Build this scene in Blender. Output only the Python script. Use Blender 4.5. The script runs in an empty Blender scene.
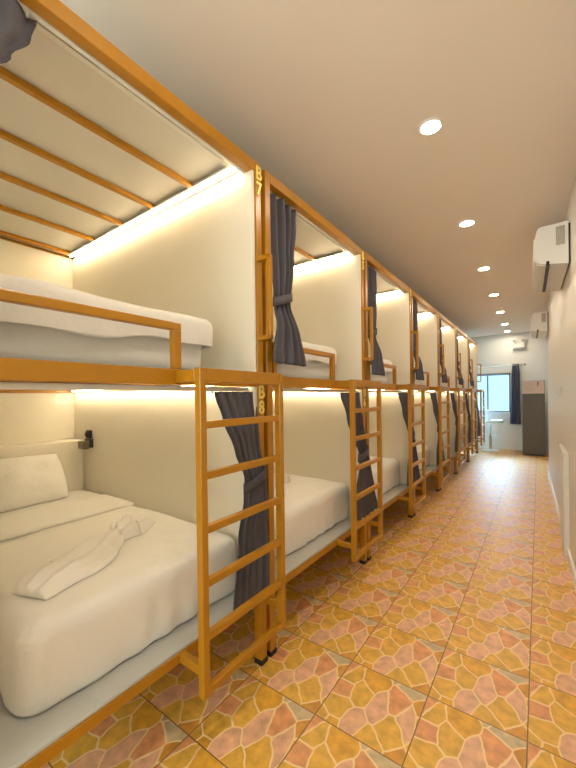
import bpy, bmesh, math, random
from mathutils import Vector, Matrix, noise
random.seed(4)
S = bpy.context.scene
COL = S.collection
PI = math.pi

# ------------------------------------------------------------------ materials
def mat(name, col, rough=.5, metal=0., spec=.5, bump=None, var=None, emis=None, sheen=0.):
    m = bpy.data.materials.new(name); m.use_nodes = True
    nt = m.node_tree; b = nt.nodes['Principled BSDF']
    b.inputs['Base Color'].default_value = (*col, 1)
    b.inputs['Roughness'].default_value = rough
    b.inputs['Metallic'].default_value = metal
    b.inputs['Specular IOR Level'].default_value = spec
    if sheen: b.inputs['Sheen Weight'].default_value = sheen
    tc = nt.nodes.new('ShaderNodeTexCoord')
    if var:                                   # (scale, amount) mottling of the base colour
        n = nt.nodes.new('ShaderNodeTexNoise'); n.inputs['Scale'].default_value = var[0]
        n.inputs['Detail'].default_value = 4
        nt.links.new(tc.outputs['Object'], n.inputs['Vector'])
        mx = nt.nodes.new('ShaderNodeMix'); mx.data_type = 'RGBA'
        mx.inputs['A'].default_value = (*[c*(1-var[1]) for c in col], 1)
        mx.inputs['B'].default_value = (*[min(1, c*(1+var[1])) for c in col], 1)
        nt.links.new(n.outputs['Fac'], mx.inputs['Factor'])
        nt.links.new(mx.outputs['Result'], b.inputs['Base Color'])
    if bump:                                  # (scale, strength, distance)
        n = nt.nodes.new('ShaderNodeTexNoise'); n.inputs['Scale'].default_value = bump[0]
        n.inputs['Detail'].default_value = 5
        nt.links.new(tc.outputs['Object'], n.inputs['Vector'])
        bp = nt.nodes.new('ShaderNodeBump'); bp.inputs['Strength'].default_value = bump[1]
        bp.inputs['Distance'].default_value = bump[2]
        nt.links.new(n.outputs['Fac'], bp.inputs['Height'])
        nt.links.new(bp.outputs['Normal'], b.inputs['Normal'])
    if emis:
        b.inputs['Emission Color'].default_value = (*emis[0], 1)
        b.inputs['Emission Strength'].default_value = emis[1]
    return m

M = dict(
    hookm=mat('pale_hook', (.5, .48, .46), .4),
    orange=mat('orange_paint', (.43, .190, .006), .30, var=(14, .10)),
    foot=mat('black_rubber', (.012, .012, .012), .5),
    panel=mat('cream_panel', (.80, .76, .66), .42, var=(1.5, .03), bump=(3, .15, .01)),
    roofp=mat('roof_board', (.68, .67, .64), .5, var=(2, .04)),
    board=mat('grey_board', (.50, .51, .50), .38, var=(5, .05)),
    white=mat('white_aluminium', (.75, .75, .73), .35),
    led=mat('warm_strip', (1, .9, .7), .5, emis=((1, .80, .50), 25)),
    linen=mat('white_linen', (.82, .81, .79), .85, bump=(9, .55, .02), sheen=.2),
    towel=mat('white_terry', (.86, .84, .82), .95, bump=(240, .5, .004), sheen=.4),
    cloth=mat('charcoal_cloth', (.085, .080, .102), .8, bump=(160, .25, .003), sheen=.05),
    navy=mat('navy_cloth', (.020, .028, .075), .75, bump=(160, .25, .003), sheen=.3),
    gold=mat('gold_letters', (.90, .72, .16), .35, metal=.2),
    black=mat('black_plastic', (.012, .010, .010), .35),
    smoke=mat('smoky_plastic', (.16, .15, .09), .25),
    wall=mat('white_wall_paint', (.70, .68, .64), .45, var=(1.2, .02), bump=(5, .1, .01)),
    lwall=mat('white_plaster', (.74, .73, .70), .6),
    fwall=mat('far_wall_paint', (.72, .73, .72), .5),
    ceil=mat('ceiling_paint', (.82, .745, .68), .75, var=(.8, .03)),
    plastic=mat('white_plastic', (.78, .76, .73), .35),
    sticker=mat('energy_sticker', (.42, .39, .34), .5, var=(60, .3)),
    lamp=mat('downlight_lens', (1, .95, .9), .4, emis=((1, .83, .62), 135)),
    taupe=mat('taupe_laminate', (.115, .105, .092), .45, var=(6, .05)),
    notice=mat('notice_paper', (.62, .50, .48), .6),
    ink=mat('notice_ink', (.22, .17, .18), .6),
    chrome=mat('chrome', (.6, .62, .65), .2, metal=.9),
    stool=mat('stool_plastic', (.70, .76, .82), .3),
    frame=mat('window_aluminium', (.20, .25, .36), .4),
    grey=mat('grey_metal', (.35, .35, .36), .4),
    lens=mat('clear_lens', (.50, .54, .56), .2),
    outdoor=mat('outdoor_wall', (.7, .75, .78), .9),
)

def floor_mat():
    m = bpy.data.materials.new('crazy_paving_tile'); m.use_nodes = True
    nt = m.node_tree; L = nt.links; N = nt.nodes.new; b = nt.nodes['Principled BSDF']
    tc = N('ShaderNodeTexCoord')
    mp = N('ShaderNodeVectorMath'); mp.operation = 'SUBTRACT'; mp.inputs[1].default_value = (-.7829, 1.2685, 0)
    L.new(tc.outputs['Object'], mp.inputs[0])
    sc = N('ShaderNodeVectorMath'); sc.operation = 'SCALE'; sc.inputs['Scale'].default_value = 1/.3684
    L.new(mp.outputs[0], sc.inputs[0])
    fr = N('ShaderNodeVectorMath'); fr.operation = 'FRACTION'; L.new(sc.outputs[0], fr.inputs[0])
    fl = N('ShaderNodeVectorMath'); fl.operation = 'FLOOR'; L.new(sc.outputs[0], fl.inputs[0])
    # printed pattern, the same on every tile, slightly wavy
    nz = N('ShaderNodeTexNoise'); nz.inputs['Scale'].default_value = 3.0; L.new(fr.outputs[0], nz.inputs['Vector'])
    ns = N('ShaderNodeVectorMath'); ns.operation = 'SCALE'; ns.inputs['Scale'].default_value = .13
    L.new(nz.outputs['Color'], ns.inputs[0])
    ad = N('ShaderNodeVectorMath'); ad.operation = 'ADD'; L.new(fr.outputs[0], ad.inputs[0]); L.new(ns.outputs[0], ad.inputs[1])
    rt = N('ShaderNodeMapping'); rt.inputs['Rotation'].default_value = (0, 0, .6); rt.inputs['Scale'].default_value = (1.25, .85, 1)
    rt.inputs['Location'].default_value = (3.3, 1.7, 0)
    L.new(ad.outputs[0], rt.inputs['Vector'])
    def vor(feat):
        v = N('ShaderNodeTexVoronoi'); v.voronoi_dimensions = '2D'; v.feature = feat
        v.inputs['Scale'].default_value = 3.4; v.inputs['Randomness'].default_value = 1
        L.new(rt.outputs[0], v.inputs['Vector']); return v
    v1 = vor('F1'); v2 = vor('DISTANCE_TO_EDGE')
    sp = N('ShaderNodeSeparateColor'); L.new(v1.outputs['Color'], sp.inputs[0])
    cr = N('ShaderNodeValToRGB'); cr.color_ramp.interpolation = 'CONSTANT'
    cols = [(0, (.62, .32, .035)), (.2, (.55, .20, .055)), (.36, (.62, .35, .055)), (.52, (.64, .36, .22)),
            (.66, (.50, .38, .22)), (.74, (.56, .26, .04)), (.88, (.62, .28, .12))]
    e = cr.color_ramp.elements
    e[0].position, e[0].color = 0, (*cols[0][1], 1); e[1].position, e[1].color = cols[1][0], (*cols[1][1], 1)
    for p, c in cols[2:]:
        k = e.new(p); k.color = (*c, 1)
    L.new(sp.outputs[0], cr.inputs[0])
    # stone mottling
    n2 = N('ShaderNodeTexNoise'); n2.inputs['Scale'].default_value = 22; n2.inputs['Detail'].default_value = 6
    L.new(tc.outputs['Object'], n2.inputs['Vector'])
    mr = N('ShaderNodeMapRange'); mr.inputs['From Min'].default_value = .3; mr.inputs['From Max'].default_value = .7
    mr.inputs['To Min'].default_value = .90; mr.inputs['To Max'].default_value = 1.36; L.new(n2.outputs['Fac'], mr.inputs[0])
    mu = N('ShaderNodeVectorMath'); mu.operation = 'SCALE'; L.new(cr.outputs[0], mu.inputs[0]); L.new(mr.outputs[0], mu.inputs['Scale'])
    # pale joints between the printed stones
    jr = N('ShaderNodeMapRange'); jr.inputs['From Min'].default_value = .016; jr.inputs['From Max'].default_value = .052
    jr.inputs['To Min'].default_value = 1; jr.inputs['To Max'].default_value = 0; L.new(v2.outputs['Distance'], jr.inputs[0])
    m1 = N('ShaderNodeMix'); m1.data_type = 'RGBA'; L.new(jr.outputs[0], m1.inputs['Factor'])
    L.new(mu.outputs[0], m1.inputs['A']); m1.inputs['B'].default_value = (.86, .64, .34, 1)
    # tile joints
    sx = N('ShaderNodeSeparateXYZ'); L.new(fr.outputs[0], sx.inputs[0])
    def edge(out):
        a = N('ShaderNodeMath'); a.operation = 'SUBTRACT'; a.inputs[1].default_value = .5; L.new(out, a.inputs[0])
        c = N('ShaderNodeMath'); c.operation = 'ABSOLUTE'; L.new(a.outputs[0], c.inputs[0]); return c.outputs[0]
    mxm = N('ShaderNodeMath'); mxm.operation = 'MAXIMUM'; L.new(edge(sx.outputs[0]), mxm.inputs[0]); L.new(edge(sx.outputs[1]), mxm.inputs[1])
    gr = N('ShaderNodeMath'); gr.operation = 'GREATER_THAN'; gr.inputs[1].default_value = .4935; L.new(mxm.outputs[0], gr.inputs[0])
    m2 = N('ShaderNodeMix'); m2.data_type = 'RGBA'; L.new(gr.outputs[0], m2.inputs['Factor'])
    L.new(m1.outputs['Result'], m2.inputs['A']); m2.inputs['B'].default_value = (.20, .12, .05, 1)
    L.new(m2.outputs['Result'], b.inputs['Base Color'])
    # glossy glaze, each tile lying a hair out of plane
    n3 = N('ShaderNodeTexNoise'); n3.inputs['Scale'].default_value = 5; L.new(tc.outputs['Object'], n3.inputs['Vector'])
    rr = N('ShaderNodeMapRange'); rr.inputs['To Min'].default_value = .36; rr.inputs['To Max'].default_value = .50
    L.new(n3.outputs['Fac'], rr.inputs[0]); L.new(rr.outputs[0], b.inputs['Roughness'])
    bp = N('ShaderNodeBump'); bp.inputs['Strength'].default_value = .12; bp.inputs['Distance'].default_value = .004
    iv = N('ShaderNodeMath'); iv.operation = 'SUBTRACT'; iv.inputs[0].default_value = 1; L.new(gr.outputs[0], iv.inputs[1])
    ai = N('ShaderNodeMath'); ai.operation = 'MULTIPLY_ADD'; L.new(n2.outputs['Fac'], ai.inputs[0]); ai.inputs[1].default_value = .25; L.new(iv.outputs[0], ai.inputs[2])
    L.new(ai.outputs[0], bp.inputs['Height']); L.new(bp.outputs[0], b.inputs['Normal'])
    b.inputs['Specular IOR Level'].default_value = .55
    return m
M['floor'] = floor_mat()

def glass_mat():
    m = bpy.data.materials.new('window_glass'); m.use_nodes = True
    nt = m.node_tree; nt.nodes.remove(nt.nodes['Principled BSDF'])
    t = nt.nodes.new('ShaderNodeBsdfTransparent'); t.inputs[0].default_value = (.86, .97, 1, 1)
    g = nt.nodes.new('ShaderNodeBsdfGlossy'); g.inputs['Roughness'].default_value = .05
    mx = nt.nodes.new('ShaderNodeMixShader'); mx.inputs[0].default_value = .06
    nt.links.new(t.outputs[0], mx.inputs[1]); nt.links.new(g.outputs[0], mx.inputs[2])
    nt.links.new(mx.outputs[0], nt.nodes['Material Output'].inputs['Surface'])
    return m
M['glass'] = glass_mat()

# ------------------------------------------------------------------ mesh helpers
def box(bm, x0, x1, y0, y1, z0, z1, bev=0.):
    ret = bmesh.ops.create_cube(bm, size=1)
    vs = ret['verts']
    for v in vs:
        v.co = Vector((x0 if v.co.x < 0 else x1, y0 if v.co.y < 0 else y1, z0 if v.co.z < 0 else z1))
    if bev:
        es = list({e for v in vs for e in v.link_edges})
        bmesh.ops.bevel(bm, geom=es, offset=bev, segments=2, profile=.5, affect='EDGES')

def cyl(bm, a, b, r, n=14, r2=None):
    a, b = Vector(a), Vector(b); d = b - a
    ret = bmesh.ops.create_cone(bm, cap_ends=True, segments=n, radius1=r, radius2=r if r2 is None else r2, depth=d.length)
    mt = Matrix.Translation((a+b)/2) @ d.to_track_quat('Z', 'Y').to_matrix().to_4x4()
    bmesh.ops.transform(bm, matrix=mt, verts=ret['verts'])

def prism(bm, pts, y0, y1, bev=0.):
    """closed outline in XZ pushed along Y"""
    a = [bm.verts.new((x, y0, z)) for x, z in pts]; b = [bm.verts.new((x, y1, z)) for x, z in pts]
    bm.faces.new(a); bm.faces.new(b[::-1])
    for i in range(len(pts)):
        j = (i+1) % len(pts); bm.faces.new((a[j], a[i], b[i], b[j]))
    bmesh.ops.recalc_face_normals(bm, faces=bm.faces)
    if bev:
        bmesh.ops.bevel(bm, geom=list(bm.edges), offset=bev, segments=2, profile=.5, affect='EDGES')

def obj(name, bm, m, parent=None, smooth=False, loc=None):
    me = bpy.data.meshes.new(name); bm.normal_update(); bm.to_mesh(me); bm.free()
    me.materials.append(M[m] if isinstance(m, str) else m)
    if smooth:
        for p in me.polygons: p.use_smooth = True
    o = bpy.data.objects.new(name, me); COL.objects.link(o)
    if parent is not None: o.parent = parent
    if loc is not None: o.location = loc
    return o

def bx(name, m, parent, *dims, bev=.003):
    bm = bmesh.new(); box(bm, *dims, bev=bev); return obj(name, bm, m, parent)

def tag(o, label=None, cat=None, group=None, kind=None):
    if label: o['label'] = label
    if cat: o['category'] = cat
    if group: o['group'] = group
    if kind: o['kind'] = kind
    return o

def empty(name, loc):
    o = bpy.data.objects.new(name, None); o.empty_display_size = .1; COL.objects.link(o); o.location = loc; return o

def copy_tree(o, parent=None, skip=()):
    c = o.copy(); COL.objects.link(c)
    if parent is not None: c.parent = parent
    for ch in [x for x in bpy.data.objects if x.parent == o]:
        if ch.name.split('.')[0] not in skip: copy_tree(ch, c, skip)
    return c

def struct(name, m, *dims):
    bm = bmesh.new(); box(bm, *dims); return tag(obj(name, bm, m), kind='structure')

def rounded(bm, cx, cy, cz, hx, hy, hz, r, n=(20, 14, 6), fn=None):
    """box with rounded edges on a subdivided cage; fn moves each point"""
    faces = {}
    def P(i, j, k):
        key = (i, j, k)
        if key not in faces:
            p = Vector((-hx+2*hx*i/n[0], -hy+2*hy*j/n[1], -hz+2*hz*k/n[2]))
            q = Vector((max(-hx+r, min(hx-r, p.x)), max(-hy+r, min(hy-r, p.y)), max(-hz+r, min(hz-r, p.z))))
            d = p-q
            if d.length > 1e-6: p = q+d.normalized()*min(r, d.length) if d.length > r else p
            if fn: p = fn(p)
            faces[key] = bm.verts.new(p+Vector((cx, cy, cz)))
        return faces[key]
    def quad(a, b, c, d): bm.faces.new((P(*a), P(*b), P(*c), P(*d)))
    for i in range(n[0]):
        for j in range(n[1]):
            quad((i, j, n[2]), (i+1, j, n[2]), (i+1, j+1, n[2]), (i, j+1, n[2]))
            quad((i, j, 0), (i, j+1, 0), (i+1, j+1, 0), (i+1, j, 0))
    for i in range(n[0]):
        for k in range(n[2]):
            quad((i, 0, k), (i+1, 0, k), (i+1, 0, k+1), (i, 0, k+1))
            quad((i, n[1], k), (i, n[1], k+1), (i+1, n[1], k+1), (i+1, n[1], k))
    for j in range(n[1]):
        for k in range(n[2]):
            quad((0, j, k), (0, j, k+1), (0, j+1, k+1), (0, j+1, k))
            quad((n[0], j, k), (n[0], j+1, k), (n[0], j+1, k+1), (n[0], j, k+1))

def lerp(t, pts):
    for (a, va), (b, vb) in zip(pts, pts[1:]):
        if t <= b:
            s = (t-a)/(b-a) if b > a else 0; s = max(0, min(1, s)); s = s*s*(3-2*s)
            return va+(vb-va)*s
    return pts[-1][1]

# ------------------------------------------------------------------ the bunk row
DX, PITCH, Y0, NB = -1.1404, 1.2926, .1274, 7       # front plane, spacing, start of the nearest bunk, how many
W = 1.2626                                        # width of one bunk
def X(x): return x-DX                             # world X -> bunk's own X
BACK = X(-3.15)

def make_bunk():
    r = empty('bunk_bed', (DX, Y0, 0))
    for x0 in (-.045, BACK):
        for y0 in (0, W-.045):
            p = bx('post', 'orange', r, x0, x0+.045, y0, y0+.045, .02, 2.532, bev=.004)
            bm = bmesh.new(); box(bm, x0-.003, x0+.048, y0-.003, y0+.048, 0, .026, bev=.003)
            obj('post_foot', bm, 'foot', p)
    for x0, z0, z1, nm in ((-.043, 2.478, 2.532, 'top_rail'), (-.044, 1.404, 1.464, 'middle_beam'), (-.043, .320, .360, 'bottom_rail')):
        bx(nm, 'orange', r, x0, x0+.0425, .045, W-.045, z0, z1)
        bx(nm, 'orange', r, BACK, BACK+.0425, .045, W-.045, z0, z1)
    for z0, z1 in ((2.484, 2.524), (1.408, 1.448), (.320, .358)):
        for y0 in (.008, W-.042):
            bx('side_rail', 'orange', r, BACK+.045, -.045, y0, y0+.034, z0, z1)
    for x in (-1.535, -1.890, -2.238, -2.618, -3.010):
        bx('roof_slat', 'orange', r, X(x)-.014, X(x)+.014, .042, W-.124, 2.498, 2.523)
    for x in (-1.45, -1.8, -2.15, -2.5, -2.85):
        bx('bed_slat', 'orange', r, X(x)-.02, X(x)+.02, .042, W-.124, 1.420, 1.448)
    bx('roof_panel', 'roofp', r, BACK+.01, -.044, .01, W-.01, 2.525, 2.5315, bev=0)
    bx('upper_platform', 'board', r, BACK+.045, -.045, .045, W-.045, 1.449, 1.466, bev=0)
    bx('lower_platform', 'board', r, BACK+.045, -.005, .047, W-.047, .3605, .372, bev=.002)
    for z0, z1 in ((.373, 1.403), (1.467, 2.497)):
        bx('side_panel', 'panel', r, BACK+.03, -.004, W-.066, W-.051, z0, z1, bev=.001)
        bx('side_panel', 'panel', r, BACK+.03, -.052, .051, .064, z0, z1, bev=.001)
        bx('back_panel', 'panel', r, BACK+.05, BACK+.062, .065, W-.067, z0, z1, bev=.001)
        bx('headboard', 'panel', r, BACK+.063, X(-2.93), .066, W-.068, z0, z0+(.660 if z0 < 1 else .60), bev=.006)
    for zc in (2.5135, 1.434):
        c = bx('strip_channel', 'white', r, X(-3.05), X(-1.18), W-.122, W-.068, zc-.012, zc, bev=.001)
        bx('light_strip', 'led', c, X(-3.04), X(-1.19), W-.104, W-.095, zc-.020, zc-.0125, bev=0)
    for zc in (2.488, 1.391):
        bm = bmesh.new(); box(bm, X(-1.205), X(-1.187), .047, W-.047, zc-.0105, zc+.0105, bev=.004)
        if zc > 2: box(bm, X(-1.250), X(-1.230), .066, W-.068, zc+.008, zc+.020, bev=.002)
        obj('curtain_track', bm, 'white', r)
    bm = bmesh.new()
    box(bm, -.033, -.003, .045, .760, 1.616, 1.646, bev=.004)
    box(bm, -.033, -.003, .724, .760, 1.464, 1.618, bev=.004)
    box(bm, -.033, -.003, .06, .09, 1.464, 1.618, bev=.004)
    obj('guard_rail', bm, 'orange', r)
    bm = bmesh.new()
    box(bm, 0, .084, W-.044, W-.022, 2.030, 2.052, bev=.003)
    box(bm, 0, .084, W-.044, W-.022, 1.636, 1.658, bev=.003)
    box(bm, .062, .084, W-.044, W-.022, 1.636, 2.052, bev=.003)
    obj('grab_handle', bm, 'orange', r)
    make_ladder(r, 0)
    return r

def make_ladder(r, d):
    """two stiles, a head bar and arms back to the frame; d shifts it along the bunk"""
    bm = bmesh.new(); y1, y2, w = .728+d, 1.210+d, .030
    for y in (y1, y2):
        box(bm, .108, .140, y, y+w, .240, 1.462, bev=.003)
    box(bm, .108, .140, y1+w, y2, 1.410, 1.462, bev=.003)
    box(bm, -.001, .108, y1, y1+w, 1.412, 1.458, bev=.003)
    box(bm, -.001, .108, y2, y2+w, 1.412, 1.458, bev=.003)
    box(bm, -.001, .108, y1, y1+w, .322, .356, bev=.003)
    box(bm, -.001, .108, W-.042, W-.016, .322, .356, bev=.003)
    box(bm, .1085, .132, W-.044, y2+w, .322, .356, bev=.003)
    lad = obj('ladder', bm, 'orange', r)
    for z in (1.250, 1.060, .858, .658, .459, .258):
        bx('rung', 'orange', lad, .110, .138, y1+w, y2, z-.014, z+.014)

def number_part(root, letters, z_top):
    """gold characters one above the other on the far front post"""
    for i, ch in enumerate(letters):
        cu = bpy.data.curves.new('character', 'FONT'); cu.body = ch; cu.size = .088; cu.extrude = .002
        cu.bevel_depth = .0006; cu.align_x = 'CENTER'; cu.offset = .0012
        t = bpy.data.objects.new('character', cu); COL.objects.link(t)
        me = bpy.data.meshes.new_from_object(t); bpy.data.objects.remove(t)
        me.materials.clear(); me.materials.append(M['gold'])
        rot = Matrix(((0, 0, 1, 0), (1, 0, 0, 0), (0, 1, 0, 0), (0, 0, 0, 1)))   # text X->Y, text Y->Z, faces +X
        me.transform(Matrix.Translation((.0035, W-.0225, z_top-.062-i*.078)) @ rot @ Matrix.Diagonal((.92, 1.06, 1, 1)))
        o = bpy.data.objects.new('number_letter', me); COL.objects.link(o); o.parent = root

ORD = ['nearest', 'second', 'third', 'fourth', 'fifth', 'sixth', 'last']
TAGS = [('B7', 'B8'), ('B5', 'B6'), ('B3', 'B4'), ('B1', 'B2'), ('A7', 'A8'), ('A5', 'A6'), ('A3', 'A4')]
first = make_bunk()
bunks = [first]
for k in range(1, NB):
    b = copy_tree(first, skip=('ladder',)); make_ladder(b, .012); b.location = (DX, Y0+PITCH*k, 0); bunks.append(b)
for k, b in enumerate(bunks):
    lab = ('orange steel bunk bed nearest the camera, with gold B8 on its post' if k == 0 else
           'last orange bunk bed of the row, standing against the bright window end' if k == NB-1 else
           'orange steel bunk bed, %s one from the camera along the row' % ORD[k])
    tag(b, lab, 'bunk bed', 'row of orange bunk beds')
    number_part(b, TAGS[k][0], 2.508); number_part(b, TAGS[k][1], 1.408)

def where(k):
    return ('in the nearest orange bunk bed' if k == 0 else 'in the last bunk bed of the row' if k == NB-1
            else 'in the %s bunk bed from the camera' % ORD[k])

# ------------------------------------------------------------------ bedding
def wrinkle(amp, seed):
    def f(p):
        n = noise.noise(Vector((p.x*2.2+seed, p.y*2.6, p.z*2)))*amp
        n += noise.noise(Vector((p.x*7, p.y*7+seed, p.z*1.5)))*amp*.45
        q = p.copy(); d = Vector((p.x*.02, p.y*.04, 1 if p.z > 0 else 0))
        if p.x > 0: d.x += max(0, p.x-.7)*3
        q += d*n
        return q
    return f

def mattress(zb, zt, ya, yb, x0, x1, hem):
    """mattress with a sheet; the top sheet hangs to the height hem"""
    hx, hy, hz = (x1-x0)/2, (yb-ya)/2, (zt-zb)/2
    c = Vector(((x0+x1)/2, (ya+yb)/2, (zb+zt)/2))
    bm = bmesh.new(); rounded(bm, c.x-.01, c.y, c.z-.012, hx-.035, hy-.03, hz-.016, .06, (34, 20, 8))
    root = obj('mattress', bm, 'linen', None, True)
    bm = bmesh.new()
    w = wrinkle(.012, ya*3+zb)
    def f(p):
        q = w(p)
        side = max(0, 1-(p.z+hz)/(2*hz))        # looser towards the hem
        if p.x > hx*.8: q.x += .006*math.sin(p.y*38+2*math.sin(p.y*9))*side - .02*side*side
        if abs(p.y) > hy*.85: q.y += .006*math.sin(p.x*24)*side
        return q
    dz = .03 if zb < 1 else 0                # the sheet falls straight down to the platform
    rounded(bm, c.x, c.y, c.z-dz, hx, hy, hz+dz, .07 if zb < 1 else .05, (64, 44, 18), f)
    def lim(y): return hem + .014*math.sin(y*7+1)+.007*math.sin(y*17) if hem > zb+.03 else hem
    cut = [fc for fc in bm.faces if max(v.co.z-lim(v.co.y) for v in fc.verts) < 0]
    bmesh.ops.delete(bm, geom=cut, context='FACES')
    for v in bm.verts: v.co.z = max(v.co.z, lim(v.co.y))
    s = obj('bed_sheet', bm, 'linen', root, True)
    so = s.modifiers.new('thick', 'SOLIDIFY'); so.thickness = .004; so.offset = -1
    # band of sheet turned back below the pillow
    bm = bmesh.new()
    rounded(bm, x0+.58, c.y, zt+.005, .19, hy-.03, .011, .011, (14, 24, 2), wrinkle(.006, 9))
    obj('folded_band', bm, 'linen', root, True)
    return root

def upright(o, loc):        # keep mesh where it is, but put the object's origin at its base
    v = Vector(loc); o.data.transform(Matrix.Translation(-v)); o.location = v
    for ch in [x for x in bpy.data.objects if x.parent == o]: ch.data.transform(Matrix.Translation(-v))

lo = mattress(.3725, .660, .380, 1.314, -2.925, -1.240, .378)
upright(lo, (-2.1, .84, .3725))
up = mattress(1.467, 1.738, .25, 1.205, -2.925, -1.280, 1.59)
upright(up, (-2.1, .72, 1.467))
for k in range(NB):
    for src, lvl in ((lo, 'lower'), (up, 'upper')):
        m = src if k == 0 else copy_tree(src)
        m.location.y = src.location.y + (PITCH*k if k else 0)
        tag(m, 'white sheeted mattress on the %s level %s' % (lvl, where(k)), 'mattress', 'white mattresses on the bunk beds')

def pillow(name, loc, rot, dims):
    bm = bmesh.new(); hx, hy, hz = dims
    def f(p):
        u, v = abs(p.x)/hx, abs(p.y)/hy
        k = (1-u**3.2)**.6*(1-v**3.6)**.6 if u < 1 and v < 1 else 0
        q = Vector((p.x*(1-.07*(1-(1-v)**.5 if v < 1 else 1)*0-.05*v*v), p.y*(1-.04*u*u), p.z*(.10+.90*k)))
        q.z += noise.noise(Vector((p.x*7, p.y*7, 3)))*.018*k
        q.z += .006*math.sin(p.y*26+p.x*9)*k
        return q
    rounded(bm, 0, 0, 0, hx, hy, hz, .004, (26, 34, 6), f)
    bmesh.ops.remove_doubles(bm, verts=bm.verts, dist=.0004)
    o = obj(name, bm, 'linen', None, True); o.location = loc; o.rotation_euler = rot
    return o
tag(pillow('pillow', (-2.785, .752, .812), (0, math.radians(58), 0), (.175, .365, .080)),
    'white pillow leaning on the headboard of the nearest lower bed', 'pillow', 'white pillows')
tag(pillow('pillow', (-2.70, .72, 1.822), (0, math.radians(8), 0), (.21, .36, .065)),
    'white pillow lying at the back of the nearest upper bed', 'pillow', 'white pillows')

def towel(loc, path, label, h=.085):
    """loosely twisted towel laid along a path of (x, y, half width)"""
    bm = bmesh.new(); nu, nv = 26, 60; rows = []
    ts = [i/(len(path)-1) for i in range(len(path))]
    for j in range(nv+1):
        t = j/nv
        cx = lerp(t, list(zip(ts, [p[0] for p in path]))); cy = lerp(t, list(zip(ts, [p[1] for p in path])))
        hw = lerp(t, list(zip(ts, [p[2] for p in path])))
        t2 = min(1, t+.02); t1 = max(0, t-.02)
        d = Vector((lerp(t2, list(zip(ts, [p[0] for p in path])))-lerp(t1, list(zip(ts, [p[0] for p in path]))),
                    lerp(t2, list(zip(ts, [p[1] for p in path])))-lerp(t1, list(zip(ts, [p[1] for p in path]))), 0))
        d.normalize(); s = Vector((d.y, -d.x, 0))
        end = min(1, 8*min(t, 1-t)+.35); hh = h*end*(1.15 if .6 < t < .85 else .8)
        row = []
        for i in range(nu+1):
            u = -1+2*i/nu
            w = hw*(1+.10*math.sin(t*23+u))
            ridge = .42*math.cos((u*3.1+t*2.2)*PI)+.40*noise.noise(Vector((u*4, t*9, 1)))
            z = hh*(max(0, 1-u*u)**.5)*(.72+ridge*.55)+.002
            row.append(bm.verts.new(Vector((cx, cy, z))+s*u*w))
        rows.append(row)
    base = [[bm.verts.new((v.co.x, v.co.y, -.001)) for v in r] for r in rows]
    for j in range(nv):
        for i in range(nu):
            bm.faces.new((rows[j][i], rows[j][i+1], rows[j+1][i+1], rows[j+1][i]))
            bm.faces.new((base[j][i], base[j+1][i], base[j+1][i+1], base[j][i+1]))
        bm.faces.new((rows[j][0], rows[j+1][0], base[j+1][0], base[j][0]))
        bm.faces.new((rows[j][nu], base[j][nu], base[j+1][nu], rows[j+1][nu]))
    for a, b in ((rows[0], base[0]), (rows[nv], base[nv])):
        for i in range(nu): bm.faces.new((a[i], b[i], b[i+1], a[i+1]))
    bmesh.ops.recalc_face_normals(bm, faces=bm.faces)
    o = obj('towel', bm, 'towel', None, True); o.location = loc
    return tag(o, label, 'towel', 'white towels on the beds')
path = [(.14, -.34, .080), (.085, -.19, .110), (-.01, -.02, .100), (-.075, .09, .042), (-.11, .17, .085), (-.17, .33, .055)]
towel((-1.60, .80, .666), path, 'white towel twisted in the middle, lying on the nearest lower bed')
towel((-1.60, 2.095, .666), path, 'white towel on the lower bed in the second bunk bed from the camera')
towel((-1.95, .76, 1.748), [(-.20, -.3, .08), (-.1, -.1, .09), (0, .1, .05), (.05, .3, .06)],
      'white folded towel on the nearest upper bed behind the guard rail', h=.075)

# ------------------------------------------------------------------ curtains
def curtain(rows, pleats, amp, xs, m='cloth', name='curtain', nv=54, nu=72, seed=0., tie=None):
    """rows: (z, y_left, y_right) from top to bottom; xs: (z, x); returns the object at the world origin"""
    bm = bmesh.new(); g = []
    zt, zb = rows[0][0], rows[-1][0]
    T = [(zt-r[0])/(zt-zb) for r in rows]
    for j in range(nv+1):
        t = j/nv; z = zt+(zb-zt)*t
        yl = lerp(t, list(zip(T, [r[1] for r in rows]))); yr = lerp(t, list(zip(T, [r[2] for r in rows])))
        x = lerp(t, [((zt-a)/(zt-zb), b) for a, b in xs])
        wid = yr-yl
        row = []
        for i in range(nu+1):
            u = i/nu
            ph = u*pleats*2*PI+seed+.8*math.sin(t*3+u*4+seed)
            a = amp*(.55+.45*min(1, wid/.25))*(.8+.35*math.sin(u*7+seed*3))
            px = x+a*math.sin(ph)+.010*noise.noise(Vector((u*3, t*4, seed)))
            py = yl+wid*u
            pz = z-(.006*math.sin(ph+1) if t > .97 else 0)
            row.append(bm.verts.new((px, py, pz)))
        g.append(row)
    for j in range(nv):
        for i in range(nu): bm.faces.new((g[j][i], g[j][i+1], g[j+1][i+1], g[j+1][i]))
    o = obj(name, bm, m, None, True)
    so = o.modifiers.new('thick', 'SOLIDIFY'); so.thickness = .002; so.offset = 0
    if tie:
        z, yl, yr, x, rx = tie
        bm = bmesh.new(); n = 28; ring = []
        for i in range(n):
            a = 2*PI*i/n; y = (yl+yr)/2+(yr-yl)/2*math.cos(a); dz = (y-(yl+yr)/2)*.35
            ring.append([bm.verts.new((x+rx*math.sin(a), y, z+dz+h)) for h in (-.024, 0, .024)])
        for i in range(n):
            for q in (0, 1): bm.faces.new((ring[i][q], ring[(i+1) % n][q], ring[(i+1) % n][q+1], ring[i][q+1]))
        b = obj('tie_band', bm, m, o, True); so = b.modifiers.new('thick', 'SOLIDIFY'); so.thickness = .004; so.offset = 1
    return o

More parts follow.
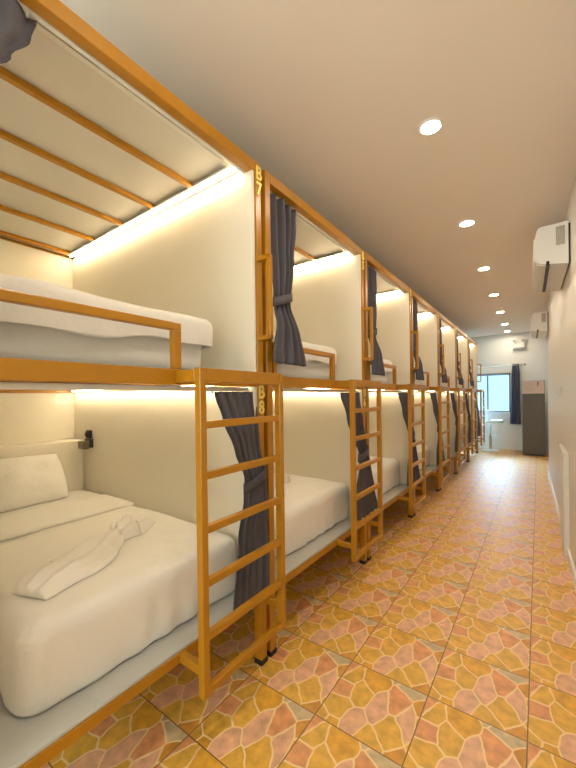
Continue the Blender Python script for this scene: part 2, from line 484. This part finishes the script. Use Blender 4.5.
def rings(parent, ys, x, z):
    for y in ys:
        bm = bmesh.new(); box(bm, x-.005, x+.005, y-.004, y+.004, z-.02, z+.006, bev=.0015)
        obj('curtain_hook', bm, 'white', parent)

def rebase(o, v):
    v = Vector(v); o.data.transform(Matrix.Translation(-v)); o.location = v
    for ch in [x for x in bpy.data.objects if x.parent == o]: ch.data.transform(Matrix.Translation(-v))

# nearest upper curtain: bunched at the near end of its opening, bellying out
c = curtain([(2.470, .190, .425), (2.40, .190, .408), (2.30, .19, .355), (2.21, .19, .290), (1.86, .19, .262), (1.52, .185, .280)], 3, .012,
            [(2.470, -1.190), (2.2, -1.165), (1.52, -1.118)], seed=.4, tie=(1.88, .185, .268, -1.142, .026))
rings(c, (.22, .28, .34, .40), -1.195, 2.480)
rebase(c, (-1.19, .3, 1.52))
tag(c, 'charcoal curtain at the top left edge of the nearest upper bunk', 'curtain', 'charcoal bunk curtains')

cu = curtain([(2.470, .196, .478), (2.38, .196, .468), (2.15, .196, .425), (1.88, .198, .372), (1.78, .180, .385), (1.53, .112, .458)], 4.4, .023,
             [(2.470, -1.184), (2.2, -1.172), (1.88, -1.155), (1.7, -1.112), (1.53, -1.100)], seed=1.3, tie=(1.89, .192, .376, -1.156, .036))
rings(cu, (.22, .27, .32, .37, .42, .46), -1.195, 2.480)
rebase(cu, (-1.19, .33, 1.53))
cl = curtain([(1.378, 1.070, 1.338), (1.25, 1.110, 1.340), (1.1, 1.165, 1.345), (.97, 1.205, 1.365), (.88, 1.200, 1.372), (.7, 1.150, 1.365), (.395, 1.105, 1.362)], 5, .009,
             [(1.378, -1.162), (1.15, -1.140), (.95, -1.118), (.395, -1.106)], seed=2.2, tie=(.95, 1.206, 1.374, -1.118, .019))
rings(cl, (1.09, 1.14, 1.18, 1.22, 1.26, 1.30), -1.195, 1.388)
rebase(cl, (-1.16, 1.22, .395))
for k in range(1, NB):
    m = cu if k == 1 else copy_tree(cu)
    m.location.y = (cu.location.y if k > 1 else cu.location.y+PITCH) + (PITCH*(k-1) if k > 1 else 0)
    if k > 1: m.scale.y = (1, .93, 1.06, .9, .97, 1.04)[k-1]
    tag(m, 'charcoal curtain tied back on the upper level %s' % where(k), 'curtain', 'charcoal bunk curtains')
cw = curtain([(1.378, .985, 1.325), (1.2, 1.045, 1.335), (1.02, 1.130, 1.345), (.90, 1.200, 1.375), (.82, 1.195, 1.40), (.6, 1.11, 1.475), (.41, 1.07, 1.545)], 6, .010,
             [(1.378, -1.162), (1.15, -1.140), (.95, -1.118), (.75, -1.112), (.41, -1.106)], seed=3.1, tie=(.90, 1.192, 1.380, -1.118, .022))
rings(cw, (1.01, 1.06, 1.11, 1.16, 1.21, 1.26, 1.30), -1.195, 1.388)
rebase(cw, (-1.16, 1.2, .41))
cw.location.y += PITCH
for k in range(NB):
    m = cl if k == 0 else cw if k == 1 else copy_tree(cw)
    if k > 1: m.location.y = cw.location.y+PITCH*(k-1)
    tag(m, 'charcoal curtain tied back on the lower level %s' % where(k), 'curtain', 'charcoal bunk curtains')

# fixture on the nearest lower bunk's wall
py = Y0+W-.066
r = empty('reading_lamp', (-2.825, py, 1.036))
bx('lamp_body', 'black', r, -.035, .045, -.030, -.0005, -.055, .012, bev=.004)
bm = bmesh.new(); box(bm, -.060, .045, -.070, -.031, -.062, -.004, bev=.004); obj('lamp_shade', bm, 'smoke', r)
bm = bmesh.new(); box(bm, -.030, .030, -.026, -.0005, .016, .078, bev=.006); cyl(bm, (0, -.026, .047), (0, -.036, .047), .018)
obj('lamp_switch', bm, 'black', r)
tag(r, 'small black lamp fixture on the cream side wall above the nearest lower bed', 'lamp')

# ------------------------------------------------------------------ the room
HC, YF = 2.82, 10.09
struct('floor', 'floor', -3.6, 1.4, -2.2, YF+.1, -.08, 0)
struct('ceiling', 'ceil', -3.6, 1.4, -2.2, YF+.1, HC, HC+.08)
struct('wall_left', 'lwall', -3.46, -3.36, -2.2, YF, 0, HC)
bm = bmesh.new(); NX0, NX1, NZ0, NZ1 = -2.5, -.05, .75, 2.45  # unseen wall; its opening is added to let fill light through
box(bm, -3.6, NX0, -2.34, -2.2, 0, HC); box(bm, NX1, 1.4, -2.34, -2.2, 0, HC)
box(bm, NX0, NX1, -2.34, -2.2, 0, NZ0); box(bm, NX0, NX1, -2.34, -2.2, NZ1, HC)
tag(obj('wall_near', bm, 'lwall'), kind='structure')
bm = bmesh.new()
box(bm, NX0, NX1, -2.29, -2.24, NZ1-.05, NZ1); box(bm, NX0, NX1, -2.29, -2.24, NZ0, NZ0+.05)
for x in (NX0, -1.70, -.90, NX1-.05): box(bm, x, x+.05, -2.29, -2.24, NZ0+.05, NZ1-.05)
win_fill = tag(obj('window_fill', bm, 'white'), kind='structure')  # made-up glazed opening behind the camera, added for the warm fill
bm = bmesh.new(); box(bm, NX0+.01, NX1-.01, -2.268, -2.262, NZ0+.01, NZ1-.01); obj('window_glass', bm, 'glass', win_fill)
def rw(y): return .204-.0195*(y-3.37)
bm = bmesh.new()
a = [(rw(-2.2), -2.2), (rw(7.22), 7.22), (.34, 7.22), (.34, YF), (1.3, YF), (1.3, -2.2)]
lo_ = [bm.verts.new((x, y, 0)) for x, y in a]; hi_ = [bm.verts.new((x, y, HC)) for x, y in a]
bm.faces.new(lo_); bm.faces.new(hi_[::-1])
for i in range(6): bm.faces.new((lo_[i], lo_[(i+1) % 6], hi_[(i+1) % 6], hi_[i]))
bmesh.ops.recalc_face_normals(bm, faces=bm.faces)
tag(obj('wall_right', bm, 'wall'), kind='structure')
# skirting along the right wall, and the boxed-out ledge
bm = bmesh.new(); box(bm, -.016, .02, -2.2, 7.22, 0, .075, bev=.003)
for v in bm.verts: v.co.x += rw(v.co.y)
tag(obj('baseboard_right', bm, 'plastic'), kind='structure')
bm = bmesh.new(); box(bm, .160, .26, 3.70, 4.40, 0, .850, bev=.006)
tag(obj('trim_1', bm, 'wall'), kind='structure')

# far wall with the window opening
WX0, WX1, WZ0, WZ1 = -2.35, -.548, .915, 1.868
bm = bmesh.new()
box(bm, -3.36, WX0, YF, YF+.14, 0, HC); box(bm, WX1, 1.3, YF, YF+.14, 0, HC)
box(bm, WX0, WX1, YF, YF+.14, 0, WZ0); box(bm, WX0, WX1, YF, YF+.14, WZ1, HC)
tag(obj('wall_far', bm, 'fwall'), kind='structure')
bm = bmesh.new()
box(bm, WX0, WX1, YF-.02, YF+.05, WZ1-.05, WZ1); box(bm, WX0, WX1, YF-.02, YF+.05, WZ0, WZ0+.035)
box(bm, WX0, WX0+.04, YF-.02, YF+.05, WZ0, WZ1); box(bm, WX1-.035, WX1, YF-.02, YF+.05, WZ0, WZ1)
for x in (-1.035, -1.66): box(bm, x-.018, x+.018, YF-.01, YF+.04, WZ0, WZ1)
win = tag(obj('window_1', bm, 'frame'), kind='structure')
bm = bmesh.new(); box(bm, WX0+.01, WX1-.01, YF+.012, YF+.018, WZ0+.01, WZ1-.01); obj('window_glass', bm, 'glass', win)
bm = bmesh.new(); box(bm, WX0-.03, WX1+.03, YF-.045, YF+.0, WZ0-.03, WZ0, bev=.004); obj('window_sill', bm, 'fwall', win)

# curtain and rod at the window
bm = bmesh.new(); cyl(bm, (-2.5, YF-.09, 2.045), (-.30, YF-.09, 2.045), .010)
rod = obj('curtain_rod', bm, 'chrome')
bm = bmesh.new(); bmesh.ops.create_uvsphere(bm, u_segments=14, v_segments=10, radius=.026, matrix=Matrix.Translation((-.258, YF-.09, 2.045))); obj('rod_finial', bm, 'grey', rod, True)
for x in (-2.4, -.33):
    bm = bmesh.new(); box(bm, x-.008, x+.008, YF-.09, YF, 2.037, 2.053); box(bm, x-.02, x+.02, YF-.008, YF, 2.015, 2.075); obj('rod_bracket', bm, 'grey', rod)
tag(rod, 'thin metal curtain rod over the far window', 'curtain rod')
nc = curtain([(2.075, -.514, -.365), (1.6, -.535, -.36), (1.1, -.555, -.355), (.635, -.565, -.35)], 4.5, .024, [(2.075, 0), (.635, 0)], 'navy', seed=.7)
for v in nc.data.vertices: v.co = Vector((v.co.y, YF-.09+v.co.x, v.co.z))
v = Vector((-.46, YF-.09, .635)); nc.data.transform(Matrix.Translation(-v)); nc.location = v
bm = bmesh.new()
for i in range(4): cyl(bm, (-.04+i*.035, 0, 1.41), (-.036+i*.035, 0, 1.41), .024, 16)
obj('curtain_ring', bm, 'grey', nc)
tag(nc, 'dark navy curtain hanging at the right side of the far window', 'curtain')

# emergency light
r = empty('emergency_light', (-.375, YF, 2.495))
bx('lamp_body', 'plastic', r, -.125, .125, -.07, 0, -.075, .055, bev=.008)
bx('status_panel', 'grey', r, -.105, .105, -.076, -.0705, -.066, -.030, bev=.002)
for s in (-.088, .088):
    bm = bmesh.new(); cyl(bm, (s, -.04, .055), (s, -.04, .10), .010); cyl(bm, (s, -.02, .135), (s, -.055, .130), .030, 20, .046); cyl(bm, (s, -.055, .130), (s, -.075, .127), .046, 20)
    h = obj('lamp_head', bm, 'plastic', r)
    bm = bmesh.new(); cyl(bm, (s, -.0755, .127), (s, -.079, .127), .038, 20); obj('lamp_lens', bm, 'grey', h)
tag(r, 'white twin head emergency light high on the far wall', 'emergency light')

# cabinet with the notice on top
r = empty('cabinet', (-.093, 9.65, 0))
bx('cabinet_body', 'taupe', r, -.205, .205, -.28, .28, .03, 1.352, bev=.004)
bx('cabinet_door', 'taupe', r, -.203, .203, -.299, -.281, .045, 1.347, bev=.003)
bx('plinth', 'black', r, -.19, .19, -.26, .27, 0, .03)
tag(r, 'tall dark taupe cabinet at the end of the aisle under the notice', 'cabinet')
r = empty('notice_board', (-.093, 9.38, 1.353))
bx('board_frame', 'frame', r, -.206, .206, -.012, .010, 0, .286, bev=.002)
bx('notice_sheet', 'notice', r, -.198, .198, -.016, -.0125, .006, .278, bev=0)
bm = bmesh.new()
for i in range(5): box(bm, -.165, .02-.02*(i % 3), -.018, -.0165, .235-i*.04, .241-i*.04)
box(bm, .065, .098, -.018, -.0165, .19, .262, bev=.0004); box(bm, .070, .093, -.018, -.0165, .155, .180)
obj('notice_print', bm, 'ink', r)
tag(r, 'pale printed notice standing on top of the taupe cabinet', 'notice')

# bar stool
r = empty('bar_stool', (-.955, 9.75, 0))
bm = bmesh.new(); cyl(bm, (0, 0, 0), (0, 0, .012), .19, 32); cyl(bm, (0, 0, .012), (0, 0, .035), .18, 32, .03); obj('stool_base', bm, 'stool', r, False)
bm = bmesh.new(); cyl(bm, (0, 0, .03), (0, 0, .36), .030, 18); cyl(bm, (0, 0, .36), (0, 0, .67), .020, 18); obj('stem', bm, 'chrome', r)
bm = bmesh.new(); cyl(bm, (.02, 0, .37), (.17, 0, .37), .011); cyl(bm, (.17, -.09, .37), (.17, .09, .37), .011); cyl(bm, (.02, 0, .37), (.17, -.09, .37), .009); cyl(bm, (.02, 0, .37), (.17, .09, .37), .009); obj('footrest', bm, 'stool', r)
bm = bmesh.new(); rounded(bm, .08, 0, .70, .19, .19, .035, .03, (12, 12, 4), lambda p: Vector((p.x, p.y*(1-.12*(p.x/.19)), p.z+.02*(abs(p.y)/.19)**2))); obj('seat', bm, 'stool', r, True)
bm = bmesh.new(); rounded(bm, -.10, 0, .83, .014, .18, .15, .012, (3, 14, 12), lambda p: Vector((p.x-.12*(p.z/.15)*.45+.10*(p.y/.18)**2, p.y*(1-.12*p.z/.15), p.z))); obj('backrest', bm, 'stool', r, True)
tag(r, 'white swivel bar stool below the far window', 'bar stool')

# air conditioners on the right wall
def aircon(y, ln, label):
    r = empty('air_conditioner', (rw(y)-.013, y, 2.325)); r.rotation_euler.z = .0195
    bm = bmesh.new()
    prism(bm, [(0, 0), (-.115, .020), (-.115, .045), (-.135, .045), (-.135, .022), (-.185, .036), (-.205, .060), (-.207, .22), (-.190, .300), (-.17, .312), (0, .318)], 0, ln)
    obj('ac_body', bm, 'plastic', r)
    bm = bmesh.new(); prism(bm, [(-.137, .014), (-.186, .027), (-.202, .045), (-.198, .050), (-.184, .034), (-.137, .021)], .02, ln-.02)
    obj('air_flap', bm, 'lwall', r)
    bm = bmesh.new(); box(bm, -.136, -.112, .01, ln-.01, .012, .044); obj('air_slot', bm, 'black', r)
    bm = bmesh.new(); box(bm, -.212, -.2075, .012, ln-.012, .070, .235, bev=.002); obj('front_cover', bm, 'plastic', r)
    bm = bmesh.new(); box(bm, -.075, -.020, -.003, -.0005, .150, .290); obj('energy_sticker', bm, 'sticker', r)
    bm = bmesh.new(); box(bm, 0, .012, .0, ln, .02, .30); obj('wall_bracket', bm, 'black', r)
    return tag(r, label, 'air conditioner', 'white wall air conditioners')
aircon(3.37, .88, 'white wall air conditioner nearer the camera, high on the right wall')
aircon(6.85, .85, 'white wall air conditioner farther away, high on the right wall')

# small hook on the right wall
bm = bmesh.new(); x = rw(4.40)
box(bm, x-.005, x, 4.37, 4.40, 1.34, 1.41, bev=.002); cyl(bm, (x-.005, 4.385, 1.352), (x-.022, 4.385, 1.342), .005); cyl(bm, (x-.022, 4.385, 1.342), (x-.025, 4.385, 1.362), .005)
tag(obj('wall_hook', bm, 'hookm'), 'small pale grey hook on the white right wall above the ledge', 'hook')

# downlights
DL = ['nearest', 'second', 'third', 'fourth', 'fifth', 'sixth', 'farthest']
src = None
for k in range(-1, 7):
    y = min(2.035+1.322*k, 9.66); x = -.468-.019*max(k, 0)
    if src is None:
        src = empty('ceiling_downlight', (x, y, HC))
        bm = bmesh.new(); n = 36; prof = [(.048, -.004), (.050, -.008), (.060, -.006), (.064, 0)]
        rg = [[bm.verts.new((r_*math.cos(2*PI*i/n), r_*math.sin(2*PI*i/n), z)) for r_, z in prof] for i in range(n)]
        for i in range(n):
            for q in range(3): bm.faces.new((rg[i][q], rg[(i+1) % n][q], rg[(i+1) % n][q+1], rg[i][q+1]))
        bmesh.ops.recalc_face_normals(bm, faces=bm.faces)
        obj('lamp_rim', bm, 'plastic', src, True)
        bm = bmesh.new(); cyl(bm, (0, 0, -.001), (0, 0, -.0055), .049, 32); obj('lamp_lens', bm, 'lamp', src)
        o = src
    else:
        o = copy_tree(src); o.location = (x, y, HC)
    lab = ('round ceiling downlight overhead, out of the picture behind the nearest one' if k < 0 else
           'round ceiling downlight nearest the camera' if k == 0 else
           'round ceiling downlight farthest from the camera, by the far wall' if k == 6 else
           'round ceiling downlight, %s from the camera in the line' % DL[k])
    tag(o, lab, 'ceiling light', 'ceiling downlights in a line')

# ------------------------------------------------------------------ daylight and added fill lamps
w = bpy.data.worlds.new('World'); S.world = w; w.use_nodes = True
bg = w.node_tree.nodes['Background']; bg.inputs[0].default_value = (.60, .90, 1, 1); bg.inputs[1].default_value = .72
ld = bpy.data.lights.new('daylight', 'AREA'); ld.shape = 'RECTANGLE'; ld.size = 7; ld.size_y = 3  # big blue lamp added outside the far window to brighten the far room
ld.energy = 1900; ld.color = (.55, .78, 1)
lo2 = bpy.data.objects.new('daylight', ld); COL.objects.link(lo2); lo2.location = (-1.45, YF+4, 4.25)
lo2.rotation_euler = (math.radians(-70), 0, 0)

ld = bpy.data.lights.new('near_fill', 'AREA'); ld.shape = 'RECTANGLE'; ld.size = 2.6; ld.size_y = 1.9  # warm fill lamp added behind the near opening to lift the ceiling
ld.energy = 95; ld.color = (1, .82, .66)
lo3 = bpy.data.objects.new('near_fill', ld); COL.objects.link(lo3); lo3.location = (-1.3, -3.0, 1.45)
lo3.rotation_euler = (math.radians(95), 0, 0)

# ------------------------------------------------------------------ camera
F, yaw, pitch, roll = 351.168, .6219, -.004, -.0128
f = Vector((-math.sin(yaw)*math.cos(pitch), math.cos(yaw)*math.cos(pitch), math.sin(pitch)))
r0 = Vector((math.cos(yaw), math.sin(yaw), 0)); u0 = r0.cross(f)
rr = r0*math.cos(roll)+u0*math.sin(roll); uu = -r0*math.sin(roll)+u0*math.cos(roll)
cam = bpy.data.cameras.new('camera'); co = bpy.data.objects.new('camera', cam); COL.objects.link(co)
cam.sensor_fit = 'HORIZONTAL'; cam.sensor_width = 36; cam.lens = F/576*36; cam.clip_start = .02
cam.shift_x = (288-286.85)/576; cam.shift_y = (398.45-384)/576
m4 = Matrix((rr, uu, -f)).transposed().to_4x4(); m4.translation = (0, 0, 1.35); co.matrix_world = m4
S.camera = co

S.view_settings.view_transform = 'Standard'; S.view_settings.look = 'None'
S.view_settings.gamma = 1; S.view_settings.use_curve_mapping = False
S.view_settings.exposure = 1.2
S.cycles.use_denoising = True
S.cycles.max_bounces = 10; S.cycles.diffuse_bounces = 6; S.cycles.transparent_max_bounces = 8
S.cycles.sample_clamp_indirect = 8
